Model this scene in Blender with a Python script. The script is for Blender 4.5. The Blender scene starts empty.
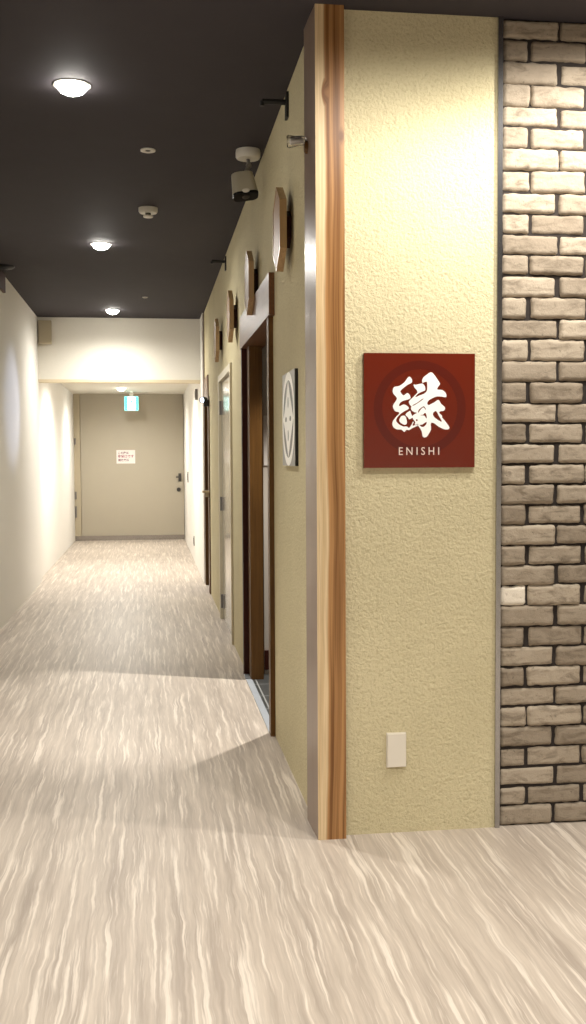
import bpy, bmesh, math, random
from mathutils import Vector, Matrix, noise
random.seed(7)
S = bpy.context.scene
COL = S.collection
PI = math.pi

# ------------------------------------------------------------------ materials
def new_mat(name):
    m = bpy.data.materials.new(name); m.use_nodes = True
    nt = m.node_tree
    b = nt.nodes['Principled BSDF']
    return m, nt, b

def N(nt, t, **kw):
    n = nt.nodes.new(t)
    for k, v in kw.items():
        setattr(n, k, v)
    return n

def plain(name, col, rough=.5, metal=0., noise_amt=.06, nscale=30., bump=0., spec=None, coat=0.):
    m, nt, b = new_mat(name)
    tc = N(nt, 'ShaderNodeTexCoord'); no = N(nt, 'ShaderNodeTexNoise')
    no.inputs['Scale'].default_value = nscale; no.inputs['Detail'].default_value = 4
    nt.links.new(tc.outputs['Object'], no.inputs['Vector'])
    mx = N(nt, 'ShaderNodeMix', data_type='RGBA')
    mx.inputs[6].default_value = (*[c*(1-noise_amt) for c in col], 1)
    mx.inputs[7].default_value = (*[min(1, c*(1+noise_amt)) for c in col], 1)
    nt.links.new(no.outputs['Fac'], mx.inputs[0])
    nt.links.new(mx.outputs[2], b.inputs['Base Color'])
    b.inputs['Roughness'].default_value = rough
    b.inputs['Metallic'].default_value = metal
    if spec is not None: b.inputs['Specular IOR Level'].default_value = spec
    if coat: b.inputs['Coat Weight'].default_value = coat
    if bump:
        bp = N(nt, 'ShaderNodeBump'); bp.inputs['Strength'].default_value = bump; bp.inputs['Distance'].default_value = .004
        nt.links.new(no.outputs['Fac'], bp.inputs['Height']); nt.links.new(bp.outputs['Normal'], b.inputs['Normal'])
    return m

def emit(name, col, strength):
    m, nt, b = new_mat(name)
    b.inputs['Base Color'].default_value = (*col, 1)
    b.inputs['Emission Color'].default_value = (*col, 1)
    b.inputs['Emission Strength'].default_value = strength
    return m

def ramp(nt, stops):
    r = N(nt, 'ShaderNodeValToRGB')
    e = r.color_ramp.elements
    while len(e) > 1: e.remove(e[0])
    e[0].position = stops[0][0]; e[0].color = (*stops[0][1], 1)
    for p, c in stops[1:]:
        x = e.new(p); x.color = (*c, 1)
    return r

def mapped_noise(nt, vec, scale, detail=5, rough=.55, dist=0., base=1., loc=(0, 0, 0)):
    mp = N(nt, 'ShaderNodeMapping'); mp.inputs['Scale'].default_value = scale; mp.inputs['Location'].default_value = loc
    nt.links.new(vec, mp.inputs['Vector'])
    n = N(nt, 'ShaderNodeTexNoise'); n.inputs['Scale'].default_value = base
    n.inputs['Detail'].default_value = detail; n.inputs['Roughness'].default_value = rough
    n.inputs['Distortion'].default_value = dist
    nt.links.new(mp.outputs['Vector'], n.inputs['Vector'])
    return n.outputs['Fac']

def mixc(nt, fac, a, b, blend='MIX'):
    mx = N(nt, 'ShaderNodeMix', data_type='RGBA', blend_type=blend)
    for i, v in ((0, fac), (6, a), (7, b)):
        if isinstance(v, (int, float)): mx.inputs[i].default_value = v
        elif isinstance(v, tuple): mx.inputs[i].default_value = (*v, 1)
        else: nt.links.new(v, mx.inputs[i])
    return mx.outputs[2]

def maprange(nt, v, a, b, c=0., d=1.):
    r = N(nt, 'ShaderNodeMapRange'); r.inputs[1].default_value = a; r.inputs[2].default_value = b
    r.inputs[3].default_value = c; r.inputs[4].default_value = d
    nt.links.new(v, r.inputs[0]); return r.outputs[0]

def floor_mat():
    m, nt, b = new_mat('streaked_vinyl')
    tc = N(nt, 'ShaderNodeTexCoord'); v = tc.outputs['Object']
    # gentle wave of the streaks
    wob = mapped_noise(nt, v, (8, 4.2, 1), 3, .55)
    sep = N(nt, 'ShaderNodeSeparateXYZ'); nt.links.new(v, sep.inputs[0])
    ad = N(nt, 'ShaderNodeMath', operation='MULTIPLY_ADD'); nt.links.new(wob, ad.inputs[0]); ad.inputs[1].default_value = .03
    nt.links.new(sep.outputs[0], ad.inputs[2])
    cmb = N(nt, 'ShaderNodeCombineXYZ'); nt.links.new(ad.outputs[0], cmb.inputs[0]); nt.links.new(sep.outputs[1], cmb.inputs[1])
    w = cmb.outputs[0]
    broad = mapped_noise(nt, w, (11, .45, 1), 3, .5)
    mid = mapped_noise(nt, w, (32, 1.3, 1), 4, .6)
    fine = mapped_noise(nt, w, (130, 4, 1), 4, .6)
    vein = mapped_noise(nt, w, (50, 1.35, 1), 4, .55, loc=(5, 3, 0))
    vein2 = mapped_noise(nt, w, (80, 2.4, 1), 4, .6, loc=(15, 9, 0))
    tan, dark, cream, pale = (.43, .365, .305), (.35, .294, .245), (.53, .458, .385), (.69, .615, .53)
    c = mixc(nt, maprange(nt, broad, .35, .65), dark, tan)
    c = mixc(nt, maprange(nt, mid, .38, .66), c, cream)
    c = mixc(nt, maprange(nt, vein, .55, .64, 0, .9), c, pale)
    c = mixc(nt, maprange(nt, vein2, .57, .66, 0, .65), c, pale)
    c = mixc(nt, maprange(nt, vein2, .40, .32, 0, .4), c, dark)
    f = maprange(nt, fine, .3, .7, .9, 1.08)
    mul = N(nt, 'ShaderNodeMix', data_type='RGBA', blend_type='MULTIPLY'); mul.inputs[0].default_value = 1
    nt.links.new(c, mul.inputs[6]); nt.links.new(f, mul.inputs[7])
    nt.links.new(mul.outputs[2], b.inputs['Base Color'])
    b.inputs['Roughness'].default_value = .48
    b.inputs['Specular IOR Level'].default_value = .35
    return m

def plaster_mat():
    m, nt, b = new_mat('stucco_plaster')
    tc = N(nt, 'ShaderNodeTexCoord'); v = tc.outputs['Object']
    big = mapped_noise(nt, v, (1, 1, 1), 4, .55, .2, 2.2)
    grain = mapped_noise(nt, v, (1, 1, 1), 5, .6, .4, 100.)
    lump = mapped_noise(nt, v, (1, 1, 1), 3, .5, .8, 48.)
    c = mixc(nt, maprange(nt, big, .3, .7), (.575, .510, .325), (.645, .575, .375))
    c = mixc(nt, maprange(nt, grain, .32, .50, .5, 0), c, (.42, .35, .21))
    nt.links.new(c, b.inputs['Base Color'])
    b.inputs['Roughness'].default_value = .85; b.inputs['Specular IOR Level'].default_value = .2
    ad = N(nt, 'ShaderNodeMath', operation='ADD'); nt.links.new(grain, ad.inputs[0]); nt.links.new(lump, ad.inputs[1])
    bp = N(nt, 'ShaderNodeBump'); bp.inputs['Strength'].default_value = .85; bp.inputs['Distance'].default_value = .005
    nt.links.new(ad.outputs[0], bp.inputs['Height']); nt.links.new(bp.outputs['Normal'], b.inputs['Normal'])
    return m

def wood_mat(name, light, dark, rough=.35, fx=60., fz=1.2, axis='Z', spec=.5, coat=0.):
    """fine grain running along one axis"""
    m, nt, b = new_mat(name)
    tc = N(nt, 'ShaderNodeTexCoord'); v = tc.outputs['Object']
    sc = {'Z': (fx, fx, fz), 'Y': (fx, fz, fx), 'X': (fz, fx, fx)}[axis]
    g = mapped_noise(nt, v, sc, 5, .6, .6)
    c = mixc(nt, maprange(nt, g, .32, .68), dark, light)
    nt.links.new(c, b.inputs['Base Color'])
    b.inputs['Roughness'].default_value = rough; b.inputs['Specular IOR Level'].default_value = spec
    if coat: b.inputs['Coat Weight'].default_value = coat; b.inputs['Coat Roughness'].default_value = .15
    return m

def post_mat():
    """cedar post: pale sapwood along the corridor edge, orange heartwood with dark growth rings and knots"""
    m, nt, b = new_mat('cedar_post')
    tc = N(nt, 'ShaderNodeTexCoord'); v = tc.outputs['Object']
    sep = N(nt, 'ShaderNodeSeparateXYZ'); nt.links.new(v, sep.inputs[0])
    wob = mapped_noise(nt, v, (2, 2, 1.3), 3, .5)
    # knots push the rings sideways
    def blob(x, z, r):
        cx = N(nt, 'ShaderNodeVectorMath', operation='DISTANCE')
        mp = N(nt, 'ShaderNodeMapping'); mp.inputs['Scale'].default_value = (1, 0, .38)
        nt.links.new(v, mp.inputs['Vector']); nt.links.new(mp.outputs['Vector'], cx.inputs[0])
        cx.inputs[1].default_value = (x, 0, z*.38)
        return maprange(nt, cx.outputs['Value'], 0, r, 1, 0)
    k1 = blob(-.020, 2.50, .018); k2 = blob(.042, 2.36, .014)
    def madd(a, k, o):
        n = N(nt, 'ShaderNodeMath', operation='MULTIPLY_ADD'); nt.links.new(a, n.inputs[0]); n.inputs[1].default_value = k
        if isinstance(o, float): n.inputs[2].default_value = o
        else: nt.links.new(o, n.inputs[2])
        return n.outputs[0]
    x = madd(wob, .035, sep.outputs[0]); x = madd(k1, .018, x); x = madd(k2, -.016, x)
    cmb = N(nt, 'ShaderNodeCombineXYZ'); nt.links.new(x, cmb.inputs[0]); nt.links.new(sep.outputs[1], cmb.inputs[1])
    zs = N(nt, 'ShaderNodeMath', operation='MULTIPLY'); nt.links.new(sep.outputs[2], zs.inputs[0]); zs.inputs[1].default_value = .012
    nt.links.new(zs.outputs[0], cmb.inputs[2])
    ring = mapped_noise(nt, cmb.outputs[0], (75, 30, 60), 3, .5)
    fib = mapped_noise(nt, v, (260, 260, 5), 3, .5)
    heart = mixc(nt, maprange(nt, ring, .35, .62), (.16, .063, .016), (.45, .235, .09))
    sap = mixc(nt, maprange(nt, ring, .3, .6), (.60, .43, .235), (.72, .56, .345))
    c = mixc(nt, maprange(nt, x, -.002, .006), sap, heart)
    c = mixc(nt, maprange(nt, k1, .45, .8, 0, .6), c, (.22, .09, .035))
    c = mixc(nt, maprange(nt, k2, .45, .8, 0, .6), c, (.16, .06, .02))
    c = mixc(nt, maprange(nt, fib, .35, .6, .22, 0), c, (.16, .08, .03))
    c = mixc(nt, maprange(nt, sep.outputs[1], -.1165, -.113), c, mixc(nt, fib, (.20, .135, .10), (.29, .21, .16)))   # side face: dark varnish and its grey grazing reflection painted into the colour
    nt.links.new(c, b.inputs['Base Color'])
    b.inputs['Roughness'].default_value = .34; b.inputs['Specular IOR Level'].default_value = .3
    b.inputs['Coat Weight'].default_value = .12; b.inputs['Coat Roughness'].default_value = .12
    return m

def brick_mat():
    m, nt, b = new_mat('weathered_brick')
    tc = N(nt, 'ShaderNodeTexCoord'); v = tc.outputs['Object']
    at = N(nt, 'ShaderNodeAttribute', attribute_name='tone')
    tone = at.outputs['Fac']
    smear = mapped_noise(nt, v, (14, 14, 40), 5, .62, .8)
    spot = mapped_noise(nt, v, (1, 1, 1), 6, .7, .3, 70.)
    c = mixc(nt, maprange(nt, tone, 0, .9), (.275, .225, .17), (.45, .38, .295))
    c = mixc(nt, maprange(nt, smear, .48, .68, 0, .62), c, (.13, .10, .07))
    c = mixc(nt, maprange(nt, spot, .40, .28, 0, .8), c, (.08, .07, .05))
    c = mixc(nt, maprange(nt, tone, .95, 1.0), c, mixc(nt, maprange(nt, spot, .42, .3, 0, .7), (.80, .73, .62), (.40, .32, .24)))
    nt.links.new(c, b.inputs['Base Color'])
    b.inputs['Roughness'].default_value = .9; b.inputs['Specular IOR Level'].default_value = .2
    bp = N(nt, 'ShaderNodeBump'); bp.inputs['Strength'].default_value = .6; bp.inputs['Distance'].default_value = .005
    nt.links.new(spot, bp.inputs['Height']); nt.links.new(bp.outputs['Normal'], b.inputs['Normal'])
    return m

def slate_mat():
    m, nt, b = new_mat('dark_slate_tile')
    tc = N(nt, 'ShaderNodeTexCoord')
    br = N(nt, 'ShaderNodeTexBrick'); br.inputs['Scale'].default_value = 1; br.offset = 0
    br.inputs['Brick Width'].default_value = .3; br.inputs['Row Height'].default_value = .3; br.inputs['Mortar Size'].default_value = .004
    br.inputs['Color1'].default_value = (.045, .048, .047, 1); br.inputs['Color2'].default_value = (.06, .063, .062, 1)
    br.inputs['Mortar'].default_value = (.35, .36, .35, 1)
    nt.links.new(tc.outputs['Object'], br.inputs['Vector']); nt.links.new(br.outputs['Color'], b.inputs['Base Color'])
    b.inputs['Roughness'].default_value = .35
    return m

M = dict(
    floor=floor_mat(), plaster=plaster_mat(), post=post_mat(), brick=brick_mat(), slate=slate_mat(),
    mortar=plain('dark_mortar', (.022, .016, .013), .95, noise_amt=.3, nscale=60, bump=.5),
    ceil=plain('charcoal_ceiling', (.046, .040, .045), .8, noise_amt=.08, nscale=6, spec=.2),
    white=plain('white_wall_paper', (.76, .735, .685), .8, noise_amt=.02, nscale=40, spec=.2),
    header=plain('cream_wall_paper', (.78, .745, .66), .8, noise_amt=.02, nscale=40, spec=.2),
    lip=plain('beige_trim_paint', (.66, .56, .38), .55, noise_amt=.03),
    steel_door=plain('grey_beige_door_paint', (.42, .375, .29), .42, noise_amt=.02, nscale=4),
    steel_frame=plain('beige_door_frame_paint', (.45, .385, .27), .45, noise_amt=.02),
    grey_door=plain('pale_grey_door_paint', (.50, .46, .38), .12, noise_amt=.02, nscale=3, spec=.6),
    grey_frame=plain('cream_frame_paint', (.62, .56, .42), .35, noise_amt=.02),
    alu=plain('brushed_aluminium', (.42, .415, .42), .22, 1., .08, 120),
    sill=plain('bright_metal_sill', (.50, .54, .59), .3, .2, .08, 90),
    kick=plain('dull_metal_kick_plate', (.36, .335, .31), .22, 1., .08, 90),
    dark_metal=plain('dark_metal', (.09, .085, .08), .35, .8),
    black=plain('matt_black_paint', (.008, .008, .009), .5),
    gloss_black=plain('gloss_black_plastic', (.003, .003, .004), .45, spec=.15),
    brown=wood_mat('dark_stained_wood', (.13, .06, .013), (.08, .034, .006), .42, 70, 2.5, 'Z', .3),
    brown_y=wood_mat('dark_stained_lintel_wood', (.170, .072, .024), (.10, .036, .011), .36, 70, 2.5, 'Y', .5),
    red_brown=wood_mat('red_brown_stained_wood', (.055, .009, .003), (.032, .005, .002), .45, 70, 2.5, 'Z', .25),
    hexwood=wood_mat('pale_brown_wood', (.33, .205, .105), (.25, .15, .07), .45, 60, 3, 'Z', .22),
    hexframe=wood_mat('mid_brown_wood', (.46, .30, .15), (.34, .21, .095), .35, 60, 3, 'Z'),
    shelfwood=wood_mat('pale_ledge_wood', (.55, .45, .30), (.45, .35, .22), .4, 60, 3, 'Y'),
    red=plain('red_lacquer_board', (.125, .0125, .0035), .16, 0, .05, 5, spec=.5),
    red_ring=plain('dark_red_ring', (.092, .009, .004), .2, 0, .05, 5),
    white_paint=plain('white_sign_paint', (.93, .92, .90), .4, 0, .01, spec=.3),
    pink_paint=plain('pale_pink_sign_paint', (.80, .66, .58), .4, 0, .01),
    plate=plain('cream_plastic', (.72, .67, .58), .35, 0, .01),
    plate_dark=plain('grey_plastic', (.18, .165, .15), .4, 0, .02),
    cam_shell=plain('beige_grey_plastic', (.42, .38, .29), .4, 0, .02),
    white_plastic=plain('off_white_plastic', (.66, .63, .56), .4, 0, .02),
    box_beige=plain('beige_plastic', (.44, .375, .26), .5, 0, .02),
    panel_grey=plain('grey_panel_face', (.20, .195, .19), .3, 0, .03, spec=.2),
    crest_dark=plain('dark_grey_crest_print', (.045, .043, .042), .3, 0, .03, spec=.2),
    panel_white=plain('white_panel_print', (.84, .83, .80), .3, 0, .01, spec=.3),
    paper=plain('white_paper', (.80, .76, .72), .7, 0, .01),
    ink=plain('crimson_ink', (.33, .05, .10), .7, 0, .02),
    ink2=plain('grey_violet_ink', (.25, .13, .17), .7, 0, .02),
    lens=emit('lamp_lens', (1., .96, .88), 40.),
    trimring=plain('white_lamp_ring', (.55, .52, .48), .4),
    sign_green=emit('exit_sign_green', (.06, .60, .52), 1.5),
    sign_white=emit('exit_sign_white', (.80, 1., .97), 3.2),
    blue_lens=emit('bluish_lamp_lens', (.72, .82, 1.), 6.),
    inner_wall=plain('grey_white_inner_wall', (.55, .50, .44), .8, 0, .02),
)
def glass_mat():
    m, nt, b = new_mat('clear_acrylic')
    b.inputs['Base Color'].default_value = (.95, .95, .97, 1); b.inputs['Roughness'].default_value = .03
    b.inputs['Transmission Weight'].default_value = 1.; b.inputs['IOR'].default_value = 1.45
    return m
M['clear'] = glass_mat()

# ------------------------------------------------------------------ mesh helpers
def box(bm, x0, x1, y0, y1, z0, z1):
    vs = [bm.verts.new((x, y, z)) for x in (x0, x1) for y in (y0, y1) for z in (z0, z1)]
    F = [(0, 1, 3, 2), (4, 6, 7, 5), (0, 4, 5, 1), (2, 3, 7, 6), (0, 2, 6, 4), (1, 5, 7, 3)]
    return [bm.faces.new([vs[i] for i in f]) for f in F]

def lathe(bm, prof, n=32, mat=Matrix()):
    """prof: list of (r, z); closed with caps"""
    rings = []
    for r, z in prof:
        if r < 1e-6:
            rings.append([bm.verts.new(mat @ Vector((0, 0, z)))])
        else:
            rings.append([bm.verts.new(mat @ Vector((r*math.cos(2*PI*i/n), r*math.sin(2*PI*i/n), z))) for i in range(n)])
    for a, b in zip(rings, rings[1:]):
        for i in range(n):
            j = (i+1) % n
            if len(a) == 1 and len(b) == 1: continue
            if len(a) == 1: bm.faces.new((a[0], b[j], b[i]))
            elif len(b) == 1: bm.faces.new((a[i], a[j], b[0]))
            else: bm.faces.new((a[i], a[j], b[j], b[i]))
    if len(rings[0]) > 1: bm.faces.new(list(reversed(rings[0])))
    if len(rings[-1]) > 1: bm.faces.new(rings[-1])

def prism(bm, pts, axis, a0, a1):
    """polygon pts extruded along an axis (0, 1 or 2) from a0 to a1"""
    def P(p, a):
        q = list(p); q.insert(axis, a); return q
    A = [bm.verts.new(P(p, a0)) for p in pts]; B = [bm.verts.new(P(p, a1)) for p in pts]
    n = len(pts)
    bm.faces.new(A); bm.faces.new(list(reversed(B)))
    for i in range(n): bm.faces.new((A[i], B[i], B[(i+1) % n], A[(i+1) % n]))

def ringprism(bm, outer, inner, axis, a0, a1):
    def P(p, a):
        q = list(p); q.insert(axis, a); return q
    n = len(outer)
    R = [[bm.verts.new(P(p, a)) for p in L] for a in (a0, a1) for L in (outer, inner)]
    o0, i0, o1, i1 = R
    for k in range(n):
        j = (k+1) % n
        bm.faces.new((o0[k], o0[j], i0[j], i0[k])); bm.faces.new((o1[k], i1[k], i1[j], o1[j]))
        bm.faces.new((o0[k], o1[k], o1[j], o0[j])); bm.faces.new((i0[k], i0[j], i1[j], i1[k]))

def tube(bm, p0, p1, r, n=14):
    p0, p1 = Vector(p0), Vector(p1); d = p1-p0
    q = d.to_track_quat('Z', 'Y').to_matrix().to_4x4(); q.translation = p0
    lathe(bm, [(r, 0), (r, d.length)], n, q)

def obj(name, bm, mat, parent=None, loc=None, bevel=0., seg=2, smooth=False):
    """links the bmesh as one mesh object; loc = world position of its origin"""
    if bevel:
        es = [e for e in bm.edges if len(e.link_faces) == 2 and e.calc_face_angle(0) > .5]
        bmesh.ops.bevel(bm, geom=es, offset=bevel, segments=seg, affect='EDGES', profile=.6)
    bmesh.ops.recalc_face_normals(bm, faces=bm.faces)
    base = Vector(loc) if loc is not None else (Vector(parent['_o']) if parent is not None and '_o' in parent else Vector())
    bm.transform(Matrix.Translation(-base))
    me = bpy.data.meshes.new(name); bm.to_mesh(me); bm.free()
    if smooth:
        for p in me.polygons: p.use_smooth = True
        me.set_sharp_from_angle(angle=math.radians(40))
    me.materials.append(mat)
    o = bpy.data.objects.new(name, me); COL.objects.link(o)
    if parent is not None:
        o.parent = parent
        po = Vector(parent['_o']) if '_o' in parent else Vector()
        o.location = base - po
    else: o.location = base
    o['_o'] = list(base)
    return o

def B(*boxes):
    bm = bmesh.new()
    for b in boxes: box(bm, *b)
    return bm

def thing(name, label, cat, loc, group=None):
    o = bpy.data.objects.new(name, None); COL.objects.link(o); o.location = loc
    o.empty_display_size = .05; o['_o'] = list(loc)
    return tag(o, label, cat, group)

def tag(o, label, cat=None, group=None):
    o['label'] = label
    if cat: o['category'] = cat
    if group: o['group'] = group
    return o

def struct(name, bm, mat, label=None, **kw):
    o = obj(name, bm, mat, **kw); o['kind'] = 'structure'
    if label: o['label'] = label
    return o

def dup(root, loc, label):
    """copy of a thing with copies of its parts and their sub-parts"""
    def rec(o, par):
        c = o.copy(); COL.objects.link(c)
        if par is not None: c.parent = par
        for ch in o.children: rec(ch, c)
        return c
    r = rec(root, None); r.location = loc; r['label'] = label
    return r

def circ(cx, cy, r, n=48, ph=0.):
    return [(cx+r*math.cos(2*PI*i/n+ph), cy+r*math.sin(2*PI*i/n+ph)) for i in range(n)]

# ------------------------------------------------------------------ dimensions (metres, eye at 0,0,1.3, corridor along +Y)
XL, XR, H = -1.145, .568, 2.782
YF = 3.54            # sign wall
YH = 11.43           # header across the corridor
YD = 17.13           # end door
XW = .548            # white wall of the end recess

# ------------------------------------------------------------------ the setting
bm = B((-1.5, 4.2, -3.2, YD+.1, -.05, 0)); struct('floor', bm, M['floor'])
struct('ceiling', B((-1.5, 4.2, -3.2, YH+.12, H, H+.06)), M['ceil'])
struct('wall_left', B((XL-.1, XL, -3.2, YH+.06, 0, H)), M['white'])
XC = -1.185
struct('wall_recess_left', B((XC-.06, XC, YH+.06, YD, 0, H)), M['white'])
struct('wall_back', B((-1.3, 4.2, -3.3, -3.2, 0, H)), M['white'])
struct('wall_right_far', B((4.2, 4.3, -3.2, 3.7, 0, H)), M['white'])
struct('wall_front', B((.650, 1.1835, YF, YF+.1, 0, H)), M['plaster'])
# plaster wall along the corridor with its three openings
WT = .10
struct('wall_right', B(
    (XR, XR+WT, 3.72, 4.80, 0, H), (XR, XR+WT, 4.80, 4.865, 0, 1.945), (XR, XR+WT, 4.80, 6.36, 2.135, H), (XR, XR+WT, 6.345, 6.36, 0, 1.945), (XR, XR+WT, 6.36, 7.33, 0, H),
    (XR, XR+WT, 7.33, 8.60, 1.955, H), (XR, XR+WT, 8.60, 10.27, 0, H), (XR, XR+WT, 10.27, 10.86, 1.90, H),
    (XR, XR+WT, 10.86, 10.92, 0, H)), M['plaster'])
struct('wall_recess_right', B((XW, XW+.12, 10.96, YD, 0, H)), M['white'])
struct('wall_header', B((XL, XW, YH, YH+.12, 2.135, H)), M['header'])
struct('trim_1', B((XL, XW, YH-.006, YH+.13, 2.105, 2.135)), M['lip'])
struct('ceiling_recess', B((XC, XW, YH+.12, YD, 2.325, 2.40)), M['header'])
struct('wall_end', B((-1.3, .75, YD+.055, YD+.12, 0, 2.5)), M['steel_frame'])
struct('trim_2', B((.561, .69, 10.92, 10.96, 0, H)), M['brown'], bevel=.002)
# bright metal angle where plaster meets brick
struct('trim_3', B((1.1835, 1.2005, YF-.010, YF+.06, 0, H)), M['alu'], bevel=.004, seg=3)

# brick facing: one mesh, every brick modelled, worn edges
def brick_wall():
    bm = bmesh.new(); lay = bm.faces.layers.float.new('tone')
    rows = 39      # courses are not quite even: height of each bed joint
    bed = [H, 2.716, 2.643, 2.568, 2.493, 2.426, 2.353, 2.280, 2.207, 2.134, 2.066, 1.994, 1.925, 1.851, 1.778, 1.708, 1.632,
           1.561, 1.488, 1.418, 1.348, 1.278, 1.207, 1.137, 1.065, .993, .923, .853, .781, .709, .637, .566, .495, .425, .3525,
           .280, .209, .138, .072, 0.]
    x_start, x_end = 1.207, 2.85
    for r in range(rows):                       # r = 0 is the top row
        dz = .0035*math.sin(PI*r/38)
        z1 = bed[r] - .0010 - dz; z0 = bed[r+1] + .0014 - dz
        xs = []; x = x_start
        L = .205 if r % 2 == 0 else .100
        first = True
        while x < x_end:
            w = L-.009+random.uniform(-.006, .006)
            xs.append((x, min(x+w, x_end))); x += L + random.uniform(-.003, .003); L = .205
        for k, (a, b) in enumerate(xs):
            white = (r == 27 and k == 0)
            tone = 1. if white else random.uniform(.0, .85)
            nx = max(6, int((b-a)/.007)); nz = 9
            off = Vector((random.uniform(0, 50), random.uniform(0, 50), r*3.1))
            yb = YF+.026; dep = random.uniform(-.004, .005)
            jz0, jz1 = random.uniform(-.002, .003), random.uniform(-.003, .002)
            tilt = random.uniform(-.002, .002)
            grid = []
            for i in range(nx+1):
                row = []
                for j in range(nz+1):
                    u = i/nx*2-1; v = j/nz*2-1
                    # rounded-rectangle: pull corners in, push the rim back
                    hw, hz = (b-a)/2, (z1+jz1-z0-jz0)/2
                    cx, cz = (a+b)/2, (z0+z1+jz0+jz1)/2
                    X, Z = u*hw, v*hz
                    rr = .0075
                    dx = max(0, abs(X)-(hw-rr)); dz = max(0, abs(Z)-(hz-rr))
                    d = math.hypot(dx, dz)
                    if d > rr:
                        s = rr/d
                        X = math.copysign(hw-rr+dx*s, X) if dx > 0 else X
                        Z = math.copysign(hz-rr+dz*s, Z) if dz > 0 else Z
                        d = rr
                    rim = 1-math.sqrt(max(0, 1-(d/rr)**2))
                    q = Vector((X*45, Z*45, 0))+off
                    n1 = noise.noise(q); n2 = noise.noise(q*.35+Vector((9, 2, 0)))
                    y = YF+.004+dep+rim*.011+n1*.0016+n2*.003
                    ed = min(1, d/rr*1.2)
                    X += noise.noise(q*.9+Vector((3, 7, 1)))*.0036*ed; Z += noise.noise(q*.9+Vector((13, 1, 5)))*.0036*ed
                    row.append(bm.verts.new((cx+X, y+tilt*u, cz+Z)))
                grid.append(row)
            fs = []
            for i in range(nx):
                for j in range(nz):
                    fs.append(bm.faces.new((grid[i][j], grid[i+1][j], grid[i+1][j+1], grid[i][j+1])))
            border = [grid[i][0] for i in range(nx+1)]+[grid[nx][j] for j in range(1, nz+1)] + \
                     [grid[i][nz] for i in range(nx-1, -1, -1)]+[grid[0][j] for j in range(nz-1, 0, -1)]
            back = [bm.verts.new((w.co.x, yb+.004, w.co.z)) for w in border]
            n = len(border)
            for i in range(n):
                j = (i+1) % n
                fs.append(bm.faces.new((border[i], back[i], back[j], border[j])))
            for f in fs: f[lay] = tone; f.smooth = True
    return bm
wb = struct('wall_brick', brick_wall(), M['brick'])
struct('wall_mortar', B((1.2005, 3.6, YF+.014, YF+.1, 0, H)), M['mortar'])

# room behind the entrance
struct('floor_inner', B((.580, 2.3, 4.8, 6.34, 0, .004)), M['slate'])
struct('wall_inner', B((.668, 2.3, 6.27, 6.34, .004, 2.5), (.668, 2.3, 4.76, 4.84, .004, 2.5), (2.3, 2.38, 4.76, 6.34, 0, 2.5)), M['inner_wall'])
struct('ceiling_inner', B((.668, 2.38, 4.76, 6.34, 2.5, 2.55)), M['white'])
struct('baseboard_inner', B((.668, 2.3, 6.255, 6.27, .035, .15)), M['red_brown'])

# ------------------------------------------------------------------ corner post
bm = bmesh.new(); prism(bm, [(.5533, 3.506), (.650, 3.506), (.650, 3.72), (.5475, 3.72), (.5495, 3.62)], 2, 0, H)
p = obj('wooden_post', bm, M['post'], loc=(.6017, 3.6255, 0), bevel=.003)
tag(p, 'square cedar corner post with pale sapwood edge where the corridor meets the sign wall', 'post')

# ------------------------------------------------------------------ entrance frames
fr = thing('doorway_frame', 'dark wooden doorway frame with heavy lintel, the open one nearest the corner post', 'door frame', (.568, 5.6, 0))
obj('lintel', B((.5415, .668, 4.80, 6.36, 1.945, 2.135)), M['brown_y'], fr, bevel=.002)
obj('jamb', B((.546, .668, 4.865, 4.935, 0, 1.945)), M['brown'], fr, bevel=.002)
o = obj('jamb', B((.546, .668, 6.29, 6.345, 0, 1.945)), M['red_brown'], fr, bevel=.002); o['label'] = 'red-brown far jamb'
obj('inner_post', B((.574, .648, 6.13, 6.255, .004, 1.945)), M['brown'], fr, bevel=.002)
o = obj('threshold', B((.545, .580, 4.935, 6.29, 0, .006)), M['sill'], fr, bevel=.002); o['label'] = 'bright metal threshold strip'

fr2 = thing('doorway_frame', 'narrow dark wooden doorway frame far down the corridor, beyond the grey door', 'door frame', (.568, 10.55, 0))
obj('lintel', B((.5555, .600, 10.20, 10.915, 1.888, 2.095)), M['brown_y'], fr2, bevel=.002)
obj('jamb', B((.5575, .640, 10.10, 10.275, 0, 1.888)), M['brown'], fr2, bevel=.002)
obj('jamb', B((.5575, .640, 10.85, 10.915, 0, 1.888)), M['brown'], fr2, bevel=.002)
obj('door_panel', B((.610, .635, 10.275, 10.85, .002, 1.888)), M['red_brown'], fr2)

sh = thing('wall_shelf', 'small pale wooden ledge on the far dark doorway frame', 'shelf', (.541, 10.15, .95))
obj('board', B((.495, .559, 10.09, 10.22, .972, .99)), M['shelfwood'], sh, bevel=.002)
obj('bracket', B((.525, .559, 10.14, 10.16, .93, .972)), M['shelfwood'], sh, bevel=.002)

# black clip lamp on that frame, throwing the bluish patch on the left wall
cl = thing('spot_lamp', 'small black lamp on the far dark doorway frame throwing bluish light', 'lamp', (.541, 10.09, 1.84))
bm = bmesh.new(); q = Vector((-1.6, -1.5, -.25)).to_track_quat('Z', 'Y').to_matrix().to_4x4(); q.translation = (.515, 10.07, 1.85)
lathe(bm, [(.0, -.03), (.02, -.028), (.026, -.01), (.03, .03), (.026, .03), (.024, .022), (0, .02)], 24, q)
obj('lamp_head', bm, M['black'], cl, smooth=True)
bm = bmesh.new(); lathe(bm, [(0, .0215), (.022, .0225), (0, .026)], 24, q); obj('lamp_lens', bm, M['blue_lens'], cl, smooth=True)
obj('clamp', B((.515, .5585, 10.075, 10.101, 1.79, 1.85)), M['black'], cl, bevel=.003)

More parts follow.
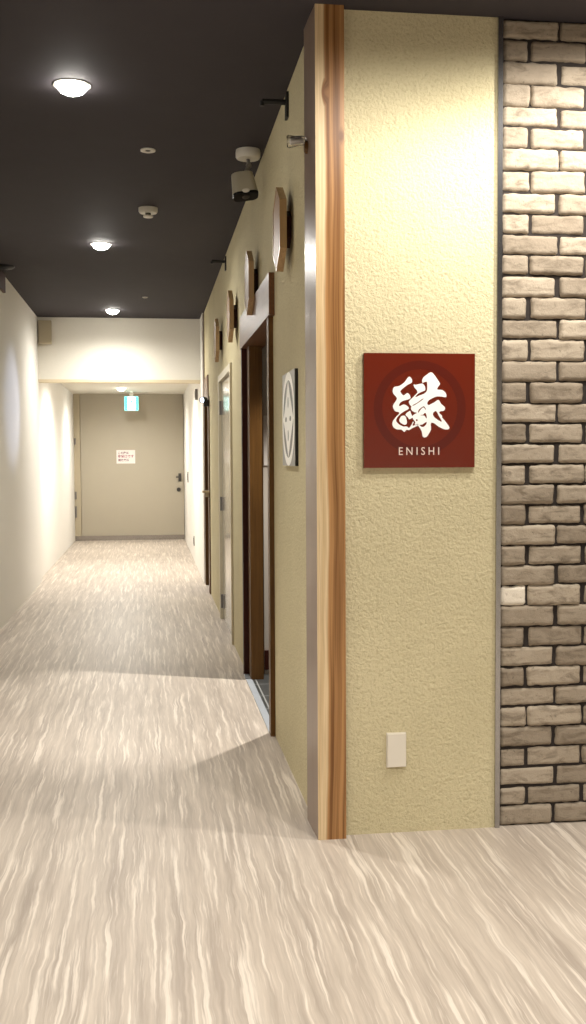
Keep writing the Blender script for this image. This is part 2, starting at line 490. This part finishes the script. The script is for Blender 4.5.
# ------------------------------------------------------------------ grey side door (door_2) and end door (door_1)
d2 = bpy.data.objects.new('door_2', None); COL.objects.link(d2); d2.location = (.568, 7.95, 0); d2['_o'] = [.568, 7.95, 0]
d2['kind'] = 'structure'; d2['label'] = 'pale grey glossy side door in a cream frame on the right'
obj('door_frame', B((.553, .662, 7.33, 7.385, 0, 1.955), (.553, .662, 8.545, 8.60, 0, 1.955), (.553, .662, 7.385, 8.545, 1.905, 1.955)), M['grey_frame'], d2, bevel=.002)
obj('door_leaf', B((.576, .615, 7.390, 8.540, .008, 1.90)), M['grey_door'], d2, bevel=.002)
for z in (.15, .935, 1.70):
    bm = bmesh.new(); tube(bm, (.566, 8.50, z-.055), (.566, 8.50, z+.055), .011); box(bm, .5715, .578, 8.42, 8.50, z-.055, z+.055)
    obj('hinge', bm, M['plate_dark'], d2)
bm = bmesh.new(); tube(bm, (.577, 7.47, .85), (.560, 7.47, .85), .018, 20); obj('door_knob', bm, M['dark_metal'], d2, bevel=.003)

d1 = bpy.data.objects.new('door_1', None); COL.objects.link(d1); d1.location = (-.27, YD, 0); d1['_o'] = [-.27, YD, 0]
d1['kind'] = 'structure'; d1['label'] = 'grey-beige steel door closing the end of the corridor'
obj('door_frame', B((-1.185, -1.085, YD-.012, YD+.055, 0, 2.325)), M['steel_frame'], d1, bevel=.002)
lf = obj('door_leaf', B((-1.079, .540, YD, YD+.045, .0, 2.322)), M['steel_door'], d1, bevel=.002)
o = obj('kick_plate', B((-1.180, .540, YD-.025, YD-.012, 0, .075)), M['kick'], d1, bevel=.002)
bm = bmesh.new(); box(bm, .455, .500, YD-.012, YD, .93, 1.06); tube(bm, (.478, YD-.012, 1.0), (.478, YD-.055, 1.0), .011); box(bm, .415, .49, YD-.065, YD-.048, .99, 1.012)
obj('door_handle', bm, M['dark_metal'], d1)
bm = bmesh.new(); tube(bm, (.458, YD, .80), (.458, YD-.02, .80), .033, 24); obj('door_lock', bm, M['dark_metal'], d1, bevel=.004)
for z, h in ((1.575, .05), (.72, .06), (.46, .09)):
    bm = bmesh.new(); tube(bm, (-1.165, YD-.028, z-h), (-1.165, YD-.028, z+h), .015); obj('hinge', bm, M['plate_dark'], d1)

# notice on the end door
nt_ = thing('paper_notice', 'white paper notice with crimson lettering on the end door', 'notice', (-.37, YD, 1.33))
obj('sheet', B((-.522, -.228, YD-.003, YD, 1.222, 1.436)), M['paper'], nt_)
def text_mesh(name, body, size, mat, parent, place, space=1., ext=.0006, bold=0.):
    cu = bpy.data.curves.new(name, 'FONT'); cu.body = body; cu.size = size; cu.space_character = space
    cu.extrude = ext; cu.offset = bold; cu.align_x = 'CENTER'; cu.resolution_u = 3
    t = bpy.data.objects.new('tmp', cu); COL.objects.link(t)
    dg = bpy.context.evaluated_depsgraph_get(); dg.update()
    me = bpy.data.meshes.new_from_object(t.evaluated_get(dg)); bpy.data.objects.remove(t)
    me.transform(place); bm = bmesh.new(); bm.from_mesh(me); bpy.data.meshes.remove(me)
    xs = [v.co for v in bm.verts]
    return obj(name, bm, mat, parent)
def front_text(x, y, z, sx=1., sy=1.):
    # text plane XY -> world XZ, facing -Y
    return Matrix.Translation((x, y, z)) @ Matrix(((sx, 0, 0, 0), (0, 0, -1, 0), (0, sy, 0, 0), (0, 0, 0, 1)))
for k, (s, x, w) in enumerate((('この扉は', -.415, .042), ('非常口です', -.375, .050), ('開放厳禁', -.41, .042))):
    text_mesh('lettering', s, w, (M['ink2'], M['ink'], M['ink2'])[k], nt_, front_text(x, YD-.0036, 1.377-k*.058), 1.05, .0004, .0012)

# ------------------------------------------------------------------ exit sign hanging before the end door
ex = thing('exit_sign', 'lit green and white exit sign hanging before the end door', 'sign', (-.268, 16.6, 2.325))
obj('housing', B((-.378, -.158, 16.6, 16.66, 2.035, 2.26)), M['white_plastic'], ex, bevel=.006)
obj('bracket', B((-.30, -.236, 16.615, 16.645, 2.26, 2.325)), M['white_plastic'], ex)
obj('green_panel', B((-.372, -.164, 16.597, 16.60, 2.041, 2.254)), M['sign_green'], ex)
bm = bmesh.new()      # doorway and running figure pictogram
box(bm, -.325, -.205, 16.5955, 16.5968, 2.050, 2.246)
obj('doorway_symbol', bm, M['sign_white'], ex)
bm = bmesh.new()
def limb(bm, a, b, r0, r1):
    a, b = Vector(a), Vector(b); d = (b-a).normalized(); n = Vector((-d.y, d.x))
    pts = [a+n*r0, b+n*r1, b+d*r1*.8, b-n*r1, a-n*r0, a-d*r0*.8]
    prism(bm, [(p.x, p.y) for p in reversed(pts)], 1, 16.594, 16.5954)
cx, cz = -.265, 2.15
prism(bm, circ(cx-.012, cz+.070, .013, 16), 1, 16.594, 16.5954)
limb(bm, (cx-.005, cz+.045), (cx+.006, cz+.0), .013, .011)
limb(bm, (cx+.006, cz), (cx-.022, cz-.025), .008, .007); limb(bm, (cx-.022, cz-.025), (cx-.018, cz-.065), .007, .006)
limb(bm, (cx+.006, cz), (cx+.028, cz-.028), .008, .007); limb(bm, (cx+.028, cz-.028), (cx+.05, cz-.034), .007, .005)
limb(bm, (cx-.005, cz+.042), (cx-.035, cz+.03), .006, .005); limb(bm, (cx-.035, cz+.03), (cx-.04, cz+.005), .005, .004)
limb(bm, (cx-.003, cz+.042), (cx+.025, cz+.025), .006, .005); limb(bm, (cx+.025, cz+.025), (cx+.042, cz+.042), .005, .004)
obj('running_figure', bm, M['sign_green'], ex)

# ------------------------------------------------------------------ red sign on the plaster wall
YS = YF-.013
sg = thing('wall_sign', 'square dark red lacquer sign with a white brush character on the plaster wall', 'sign', (.912, YF, 1.457))
obj('board', B((.7185, 1.1045, YS, YF, 1.264, 1.651)), M['red'], sg, bevel=.002)
bm = bmesh.new(); ringprism(bm, [(x, z) for x, z in circ(.912, 1.466, .160, 72)], [(x, z) for x, z in circ(.912, 1.466, .131, 72)], 1, YS-.0006, YS)
obj('ring', bm, M['red_ring'], sg)
# brush character, outlines in units of the lettering's own square
OUT1 = [(345,110),(385,160),(380,215),(310,250),(230,310),(180,360),(200,405),(240,435),(300,395),(340,420),(360,480),(320,505),(230,530),(180,560),(155,605),(170,625),(235,592),(290,611),(332,661),(260,706),(190,751),(130,811),(105,861),(115,896),(160,941),(230,976),(290,975),(330,1000),(350,985),(385,935),(405,890),(415,905),(395,960),(440,950),(490,930),(490,962),(400,1001),(330,1041),(290,1031),(250,1071),(200,1031),(120,1026),(60,991),(38,931),(55,871),(110,801),(165,736),(90,711),(50,641),(60,590),(120,490),(60,410),(45,355),(70,290),(160,272),(250,210),(310,130)]
DOT1 = [(190,801),(245,786),(275,811),(295,881),(290,931),(250,946),(190,916),(160,871)]
DOT2 = [(350,701),(270,766),(310,811),(340,851),(390,821),(385,786),(365,741)]
OUT3 = [(722,30),(783,80),(833,150),(883,230),(853,280),(833,330),(923,340),(983,390),(993,462),(913,455),(813,455),(690,515),(655,568),(678,605),(783,555),(853,512),(903,580),(973,646),(953,701),(868,725),(918,785),(923,822),(993,905),(1053,992),(1035,1026),(963,1027),(863,981),(733,906),(723,1031),(655,1150),(603,1168),(573,1142),(558,1062),(500,968),(435,938),(445,900),(405,845),(388,800),(440,756),(470,738),(430,728),(385,700),(368,661),(375,625),(350,600),(330,545),(370,500),(480,390),(468,340),(432,300),(413,250),(450,250),(567,228),(597,250),(618,290),(618,345),(575,365),(500,400),(445,455),(460,462),(520,435),(600,405),(640,370),(655,330),(652,200),(600,205),(572,215),(565,170),(590,120),(640,80)]
HOLES = [[(813,706),(757,746),(772,801),(822,846),(907,896),(912,871),(862,791)],
         [(642,896),(637,941),(582,986),(522,956),(572,941)],
         [(532,781),(582,771),(622,736),(647,801),(642,836),(602,786)],
         [(395,607),(480,560),(560,500),(590,488),(585,500),(520,550),(440,600),(397,617)],
         [(490,725),(510,680),(560,640),(600,625),(635,675),(620,680),(595,645),(560,660),(525,700),(500,735)],
         circ(470, 866, 17, 8)]
def brush(loops):
    cu = bpy.data.curves.new('brush', 'CURVE'); cu.dimensions = '2D'; cu.fill_mode = 'BOTH'; cu.extrude = .0004
    k = 1/17.235*.003317           # character units to metres
    for L in loops:
        sp = cu.splines.new('BEZIER'); sp.bezier_points.add(len(L)-1); sp.use_cyclic_u = True; sp.resolution_u = 3
        L = [Vector((u, v)) for u, v in L]
        for i, bp in enumerate(sp.bezier_points):
            P, A, C = L[i], L[i-1], L[(i+1) % len(L)]
            t = (C-A); t = t.normalized() if t.length > 0 else t
            hl = min((P-A).length, (C-P).length)*.28
            a, c = P-t*hl, P+t*hl
            f = lambda w: (w.x*k, -w.y*k, 0)
            bp.handle_left_type = bp.handle_right_type = 'FREE'
            bp.co = f(P); bp.handle_left = f(a); bp.handle_right = f(c)
    t = bpy.data.objects.new('tmp', cu); COL.objects.link(t)
    dg = bpy.context.evaluated_depsgraph_get(); dg.update()
    me = bpy.data.meshes.new_from_object(t.evaluated_get(dg)); bpy.data.objects.remove(t)
    return me
bm = bmesh.new()
for loops in ([OUT1], [DOT1], [DOT2], [OUT3]+HOLES):
    me = brush(loops); me.transform(front_text(.8085, YS-.0004, 1.5935, 1.02, 1.01)); bm.from_mesh(me); bpy.data.meshes.remove(me)
o = obj('brush_character', bm, M['white_paint'], sg); o['label'] = 'white brush-written character'
o = text_mesh('lettering', 'ENISHI', .0335, M['pink_paint'], sg, front_text(.909, YS-.0006, 1.3075, 1.0, 1.13), 1.55, .0005, 0)
o['label'] = 'pale capital letters ENISHI'

# blank cover plate low on the plaster wall
pl = thing('wall_plate', 'blank cream cover plate low on the plaster wall below the red sign', 'wall plate', (.8325, YF, .29))
obj('back_plate', B((.797, .866, YF-.005, YF, .231, .351)), M['plate'], pl, bevel=.002)
obj('cover', B((.800, .863, YF-.011, YF-.005, .234, .348)), M['plate'], pl, bevel=.003)

# ------------------------------------------------------------------ hexagonal wooden boxes on the corridor wall
HX, HZ, HS, HD = .116, .167, .094, .028     # half width, half height, half side, depth
def hexpts(s):
    return [(0, HZ*s), (HX*s, HS*s), (HX*s, -HS*s), (0, -HZ*s), (-HX*s, -HS*s), (-HX*s, HS*s)]
XB = .541            # back of the boxes; they stand off the wall on a small block
hx = thing('hexagon_box', '', 'wall decoration', (XR, 4.27, 2.213), 'hexagonal wooden boxes on the corridor wall')
def hpts(k): return [(4.27+a, 2.213+b) for a, b in hexpts(k)]
bm = bmesh.new(); ringprism(bm, hpts(1), hpts(.93), 0, XB-HD, XB); obj('frame', bm, M['hexframe'], hx, bevel=.0015)
bm = bmesh.new(); prism(bm, hpts(.93), 0, XB-HD+.002, XB); obj('panel', bm, M['hexwood'], hx)
bm = bmesh.new(); prism(bm, hpts(.44), 0, XB, XR+.001); obj('mount', bm, M['red_brown'], hx)  # standoff block, kept dark and widened to give part of the gap's shade
hx['label'] = 'hexagonal wooden box on the corridor wall, the nearest, below the security camera'
for y, lab in ((5.58, 'hexagonal wooden box directly above the open doorway lintel'),
               (6.90, 'hexagonal wooden box just past the open doorway, before the grey door'),
               (8.30, 'hexagonal wooden box furthest along the corridor wall, above the grey door')):
    dup(hx, (XR, y, 2.213), lab)

# ------------------------------------------------------------------ crest panel
ey0, ey1, ez0, ez1 = 4.05, 4.43, 1.268, 1.642; ec, ezc = 4.24, 1.455
cp = thing('crest_panel', 'square white panel with a round grey crest on the corridor wall beside the corner post', 'wall panel', (XR, ec, ezc))
obj('board', B((.5565, XR+.002, ey0, ey1, ez0, ez1)), M['black'], cp, bevel=.001)
obj('face', B((.5545, .5565, ey0, ey1, ez0, ez1)), M['panel_grey'], cp)
bm = bmesh.new(); ringprism(bm, circ(ec, ezc, .187, 64), circ(ec, ezc, .155, 64), 0, .5536, .5545)
obj('crest_ring', bm, M['panel_white'], cp)
bm = bmesh.new(); prism(bm, circ(ec, ezc, .157, 64), 0, .5541, .5545); obj('crest_disc', bm, M['crest_dark'], cp)
bm = bmesh.new(); pts = []
for k in range(4):
    for t in range(8):
        a = k*PI/2+t*PI/16; r = .154/(abs(math.cos(a))+abs(math.sin(a)))**1.12
        pts.append((ec+r*math.cos(a), ezc+r*math.sin(a)))
prism(bm, pts, 0, .5534, .5545); obj('crest_diamond', bm, M['panel_white'], cp)
for k in range(4):
    a = k*PI/2; c = (ec+.066*math.cos(a), ezc+.066*math.sin(a))
    bm = bmesh.new(); prism(bm, [(c[0]+.015*math.cos(2*PI*i/12)*(1.5 if k % 2 == 0 else .7), c[1]+.015*math.sin(2*PI*i/12)*(.7 if k % 2 == 0 else 1.5)) for i in range(12)], 0, .5529, .5534)
    obj('crest_dot', bm, M['crest_dark'], cp)

# ------------------------------------------------------------------ security camera under the ceiling
cx, cy = .488, 5.18
sc = thing('security_camera', 'beige security camera with black face hanging from the ceiling above the corridor wall', 'camera', (cx, cy, H))
bm = bmesh.new(); lathe(bm, [(.0, 0), (.058, 0), (.060, -.012), (.060, -.032), (.054, -.042), (0, -.044)], 40, Matrix.Translation((cx, cy, H)))
obj('ceiling_mount', bm, M['white_plastic'], sc, smooth=True)
bm = bmesh.new(); tube(bm, (cx, cy, H-.044), (cx+.002, cy-.01, H-.075), .009); tube(bm, (cx+.002, cy-.01, H-.075), (cx-.018, cy-.03, H-.125), .011)
bmesh.ops.create_uvsphere(bm, u_segments=16, v_segments=10, radius=.014, matrix=Matrix.Translation((cx+.002, cy-.01, H-.077)))
obj('arm', bm, M['plate_dark'], sc, smooth=True)
# body: rounded block pointing steeply down towards the viewer
A = Matrix.Translation((cx-.026, cy-.045, H-.176)) @ Matrix.Rotation(math.radians(-8), 4, 'Y') @ Matrix.Rotation(math.radians(-14), 4, 'X')
def rrect(hx_, hy_, r, n=8):
    pts = []
    for sx, sy, a0 in ((1, 1, 0), (-1, 1, 90), (-1, -1, 180), (1, -1, 270)):
        for i in range(n+1):
            a = math.radians(a0+90*i/n); pts.append((sx*(hx_-r)+r*math.cos(a), sy*(hy_-r)+r*math.sin(a)))
    return pts
bm = bmesh.new(); secs = [(.046, .032, .054), (.052, .038, .050), (.059, .042, -.03), (.061, .043, -.054)]
rings = [[bm.verts.new(A @ Vector((x, y, z))) for x, y in rrect(a, b_, .03)] for a, b_, z in secs]
for r0, r1 in zip(rings, rings[1:]):
    for i in range(len(r0)): bm.faces.new((r0[i], r0[(i+1) % len(r0)], r1[(i+1) % len(r1)], r1[i]))
bm.faces.new(rings[0]); bm.faces.new(list(reversed(rings[-1])))
obj('camera_body', bm, M['cam_shell'], sc, smooth=True)
bm = bmesh.new(); A2 = A.copy()
r0 = [bm.verts.new(A @ Vector((x, y, -.054))) for x, y in rrect(.062, .044, .03)]; r1 = [bm.verts.new(A @ Vector((x, y, -.064))) for x, y in rrect(.060, .042, .03)]
for i in range(len(r0)): bm.faces.new((r0[i], r0[(i+1) % len(r0)], r1[(i+1) % len(r0)], r1[i]))
bm.faces.new(r0); bm.faces.new(list(reversed(r1)))
fc = obj('camera_face', bm, M['gloss_black'], sc)
bm = bmesh.new(); lathe(bm, [(.018, -.064), (.018, -.066), (.012, -.067), (0, -.0665)], 24, A); obj('lens', bm, M['dark_metal'], fc)
bm = bmesh.new(); lathe(bm, [(0, 0), (.021, 0), (.017, .003), (0, .004)], 24, A @ Matrix.Translation((0, -.0415, -.052)) @ Matrix.Diagonal((1, 1, .55, 1)) @ Matrix.Rotation(PI/2, 4, 'X'))
obj('rim_glint', bm, M['white_plastic'], sc, smooth=True)  # pale disc modelled in place of the light reflected at the body's rim

# ------------------------------------------------------------------ ceiling devices
def downlight(x, y, z, label, r=.062):
    t = thing('downlight', label, 'ceiling light', (x, y, z), 'round recessed ceiling lamps')
    bm = bmesh.new()
    lathe(bm, [(r+.012, 0), (r+.012, -.004), (r, -.006), (r-.004, -.002), (r-.004, 0)], 40, Matrix.Translation((x, y, z)))
    obj('lamp_ring', bm, M['trimring'], t, smooth=True)
    bm = bmesh.new(); lathe(bm, [(r-.004, -.0015), (r*.93, -.014), (r*.75, -.027), (r*.45, -.036), (0, -.040)], 40, Matrix.Translation((x, y, z))); obj('lamp_lens', bm, M['lens'], t, smooth=True)  # lens domed downwards so the lamp's round glare is put into its shape
    return t
downlight(-.287, 4.37, H, 'large bright round ceiling lamp nearest the camera')
downlight(-.315, 7.53, H, 'round ceiling lamp midway down the corridor, past the smoke detector')
downlight(-.349, 10.85, H, 'round ceiling lamp just before the cream header')
downlight(-.395, 15.7, 2.325, 'small round lamp in the low recess ceiling before the end door')
sm = thing('smoke_detector', 'round off-white smoke detector on the dark ceiling between two lamps', 'smoke detector', (.009, 6.43, H))
T = Matrix.Translation((.009, 6.43, H))
bm = bmesh.new(); lathe(bm, [(0, 0), (.056, 0), (.056, -.02), (.050, -.030), (0, -.030)], 40, T); obj('base', bm, M['white_plastic'], sm, smooth=True)
bm = bmesh.new(); lathe(bm, [(.016, -.030), (.016, -.043), (0, -.043)], 24, T); obj('vent', bm, M['dark_metal'], sm)
bm = bmesh.new(); lathe(bm, [(.020, -.043), (.030, -.046), (.028, -.054), (0, -.057)], 32, T); obj('cap', bm, M['white_plastic'], sm, smooth=True)
def sensor(x, y, z, r, lab):
    t = thing('ceiling_sensor', lab, 'sensor', (x, y, z))
    T = Matrix.Translation((x, y, z)); bm = bmesh.new()
    lathe(bm, [(r, 0), (r, -.006), (r*.75, -.009), (r*.42, -.005), (r*.40, 0)], 36, T); obj('rim', bm, M['white_plastic'], t, smooth=True)
    bm = bmesh.new(); lathe(bm, [(r*.40, -.001), (r*.3, -.006), (0, -.008)], 24, T); obj('eye', bm, M['black'], t, smooth=True)
sensor(.010, 5.23, H, .036, 'small round white ceiling sensor with black centre, nearest the first lamp')
sensor(-.024, 9.93, H, .026, 'tiny pale ceiling sensor near the far end of the dark ceiling')

# black rod brackets where wall meets ceiling
def bracket(y, lab):
    t = thing('rod_bracket', lab, 'bracket', (XR, y, H-.06), 'black rod brackets at the ceiling edge')
    obj('wall_plate', B((XR-.010, XR, y-.025, y+.025, H-.122, H-.022)), M['black'], t, bevel=.003)
    bm = bmesh.new(); tube(bm, (XR-.010, y, H-.058), (XR-.105, y, H-.058), .011); tube(bm, (XR-.105, y, H-.058), (XR-.105, y, H-.076), .010)
    obj('rod', bm, M['black'], t)
    return t
bracket(4.30, 'black rod bracket on the corridor wall at the ceiling, nearest the corner post')
bracket(7.78, 'black rod bracket on the corridor wall at the ceiling, far one beyond the security camera')

# clear acrylic lamp by the post
ca = thing('clear_lamp', 'small clear acrylic lamp on the corridor side of the cedar post, near its top', 'lamp', (.548, 3.655, 2.375))
bm = bmesh.new(); lathe(bm, [(0, 0), (.013, 0), (.013, .008), (.010, .012), (0, .012)], 28, Matrix.Translation((.5492, 3.655, 2.362)) @ Matrix.Rotation(-PI/2, 4, 'Y') @ Matrix.Diagonal((1.7, 1, 1, 1)))
obj('base', bm, M['brown'], ca, smooth=True)
q = Matrix.Translation((.537, 3.655, 2.384)) @ Matrix.Rotation(math.radians(-95), 4, 'Y')
bm = bmesh.new(); lathe(bm, [(.012, -.006), (.017, .004), (.018, .03), (.022, .052), (.019, .058), (.013, .059), (.013, .050), (.014, .03), (.013, .006), (.010, -.004)], 28, q)
obj('clear_cap', bm, M['clear'], ca, smooth=True)
bm = bmesh.new(); lathe(bm, [(0, .0), (.008, .002), (.008, .03), (.011, .046), (0, .05)], 20, q); obj('bulb', bm, M['white_plastic'], ca, smooth=True)

# left edge: dark board end and black fixture
lb = obj('wall_board', B((XL, XL+.022, 7.6, 8.78, 2.625, 2.765)), M['red_brown'], loc=(XL, 8.2, 2.63), bevel=.002)
tag(lb, 'dark red-brown board high on the left wall at the picture edge', 'board')
bl = thing('ceiling_fixture', 'flat black round fixture on the dark ceiling at the left wall', 'ceiling fixture', (-1.09, 8.45, H))
T = Matrix.Translation((-1.075, 8.45, H)); bm = bmesh.new(); lathe(bm, [(0, 0), (.066, 0), (.066, -.010), (.05, -.022), (0, -.024)], 36, T); obj('housing', bm, M['black'], bl, smooth=True)
bm = bmesh.new(); lathe(bm, [(.02, -.024), (.018, -.03), (0, -.031)], 24, T); obj('cap', bm, M['dark_metal'], bl, smooth=True)

# beige box on the header, small boxes on the recess walls
jb = thing('junction_box', 'beige box in the upper left corner of the cream header', 'box', (-1.066, YH, 2.62))
obj('case', B((-1.130, -1.000, YH-.06, YH, 2.503, 2.742)), M['box_beige'], jb, bevel=.004)
obj('lid', B((-1.122, -1.008, YH-.066, YH-.06, 2.512, 2.733)), M['box_beige'], jb, bevel=.002)
def wall_box(name, y, z, hy, hz, d, mat, lab, cat, inner=None):
    t = thing(name, lab, cat, (XW, y, z))
    obj('plate', B((XW-d, XW+.002, y-hy, y+hy, z-hz, z+hz)), mat, t, bevel=.002)
    obj('insert', B((XW-d-.004, XW-d, y-hy*.55, y+hy*.55, z-hz*.6, z+hz*.6)), inner or mat, t, bevel=.001)
wall_box('power_outlet', 13.4, .26, .04, .06, .010, M['plate_dark'], 'small grey outlet plate low on the white recess wall', 'outlet')
wall_box('door_switch', 15.3, 1.03, .035, .075, .012, M['plate_dark'], 'slim grey switch on the white recess wall beside the end door', 'switch')
wall_box('sensor_box', 12.1, 2.02, .045, .06, .03, M['plate_dark'], 'small grey box under the header on the white recess wall', 'box')

# note on the wall inside the entrance
wn = thing('paper_note', 'white paper note on the inner wall seen through the open doorway', 'notice', (.73, 6.27, 1.4))
obj('sheet', B((.671, .780, 6.266, 6.27, 1.255, 1.55)), M['paper'], wn)

# ------------------------------------------------------------------ light
def spot(name, loc, target, energy, size, blend, col, radius=.05):
    L = bpy.data.lights.new(name, 'SPOT'); L.energy = energy; L.spot_size = math.radians(size); L.spot_blend = blend
    L.color = col; L.shadow_soft_size = radius
    o = bpy.data.objects.new(name, L); COL.objects.link(o); o.location = loc
    o.rotation_euler = (Vector(target)-Vector(loc)).to_track_quat('-Z', 'Y').to_euler()
WARM = (1., .95, .865)
NEUT = (1., .965, .90)
def down(x, y, z, e, size=125, blend=.7, col=WARM, tilt=0.):
    spot('downlight_lamp', (x, y, z-.045), (x, y-tilt, 0), e, size, blend, col)
down(-.287, 4.37, H, 55, 84, .9, NEUT, .5)
down(-.315, 7.53, H, 54, 168, .9, NEUT, .8)
down(-.349, 10.85, H, 74, 172, 1., NEUT, .3)
down(-.39, 12.75, 2.325, 95, 170, .8, NEUT)
down(-.395, 15.7, 2.325, 78, 170, .8, NEUT)
# lamps of the lobby in front of the sign wall, behind and beside the viewer
down(.98, 2.62, H, 36, 174, .5); down(1.72, 3.02, H, 50, 174, .5)
for x, y, e in ((-.26, 1.2, 62), (1.3, .9, 58), (2.9, .9, 58), (.2, -1.6, 85), (2.2, -1.6, 85)):
    down(x, y, H, e)
spot('inner_lamp', (1.25, 5.83, 2.47), (  .22, 5.62, 0), 140, 52, .5, (1., .95, .87), .03)
spot('clip_lamp', (.490, 10.045, 1.846), (XL, 9.3, 1.74), 30, 38, .8, (.60, .70, 1.), .02)

W = bpy.data.worlds.new('World'); S.world = W; W.use_nodes = True
W.node_tree.nodes['Background'].inputs[0].default_value = (1, .93, .84, 1); W.node_tree.nodes['Background'].inputs[1].default_value = .05

# ------------------------------------------------------------------ camera
f, yaw, pitch, roll = 1061.16, .1339, -.0511, -.0053
cyw, syw, cp_, sp_ = math.cos(yaw), math.sin(yaw), math.cos(pitch), math.sin(pitch)
fwd = Vector((syw*cp_, cyw*cp_, sp_)); right = Vector((cyw, -syw, 0)); up = right.cross(fwd)
r2 = right*math.cos(roll)+up*math.sin(roll); u2 = -right*math.sin(roll)+up*math.cos(roll)
cam = bpy.data.cameras.new('Camera'); co = bpy.data.objects.new('Camera', cam); COL.objects.link(co)
mw = Matrix((r2, u2, -fwd)).transposed().to_4x4(); mw.translation = (0, 0, 1.3); co.matrix_world = mw
cam.sensor_fit = 'HORIZONTAL'; cam.sensor_width = 36; cam.lens = 36*f/586; cam.clip_start = .05
S.camera = co

vs = S.view_settings
vs.view_transform = 'Standard'; vs.look = 'None'; vs.exposure = 1.13; vs.gamma = 1; vs.use_curve_mapping = False
for o in S.objects:
    if '_o' in o: del o['_o']
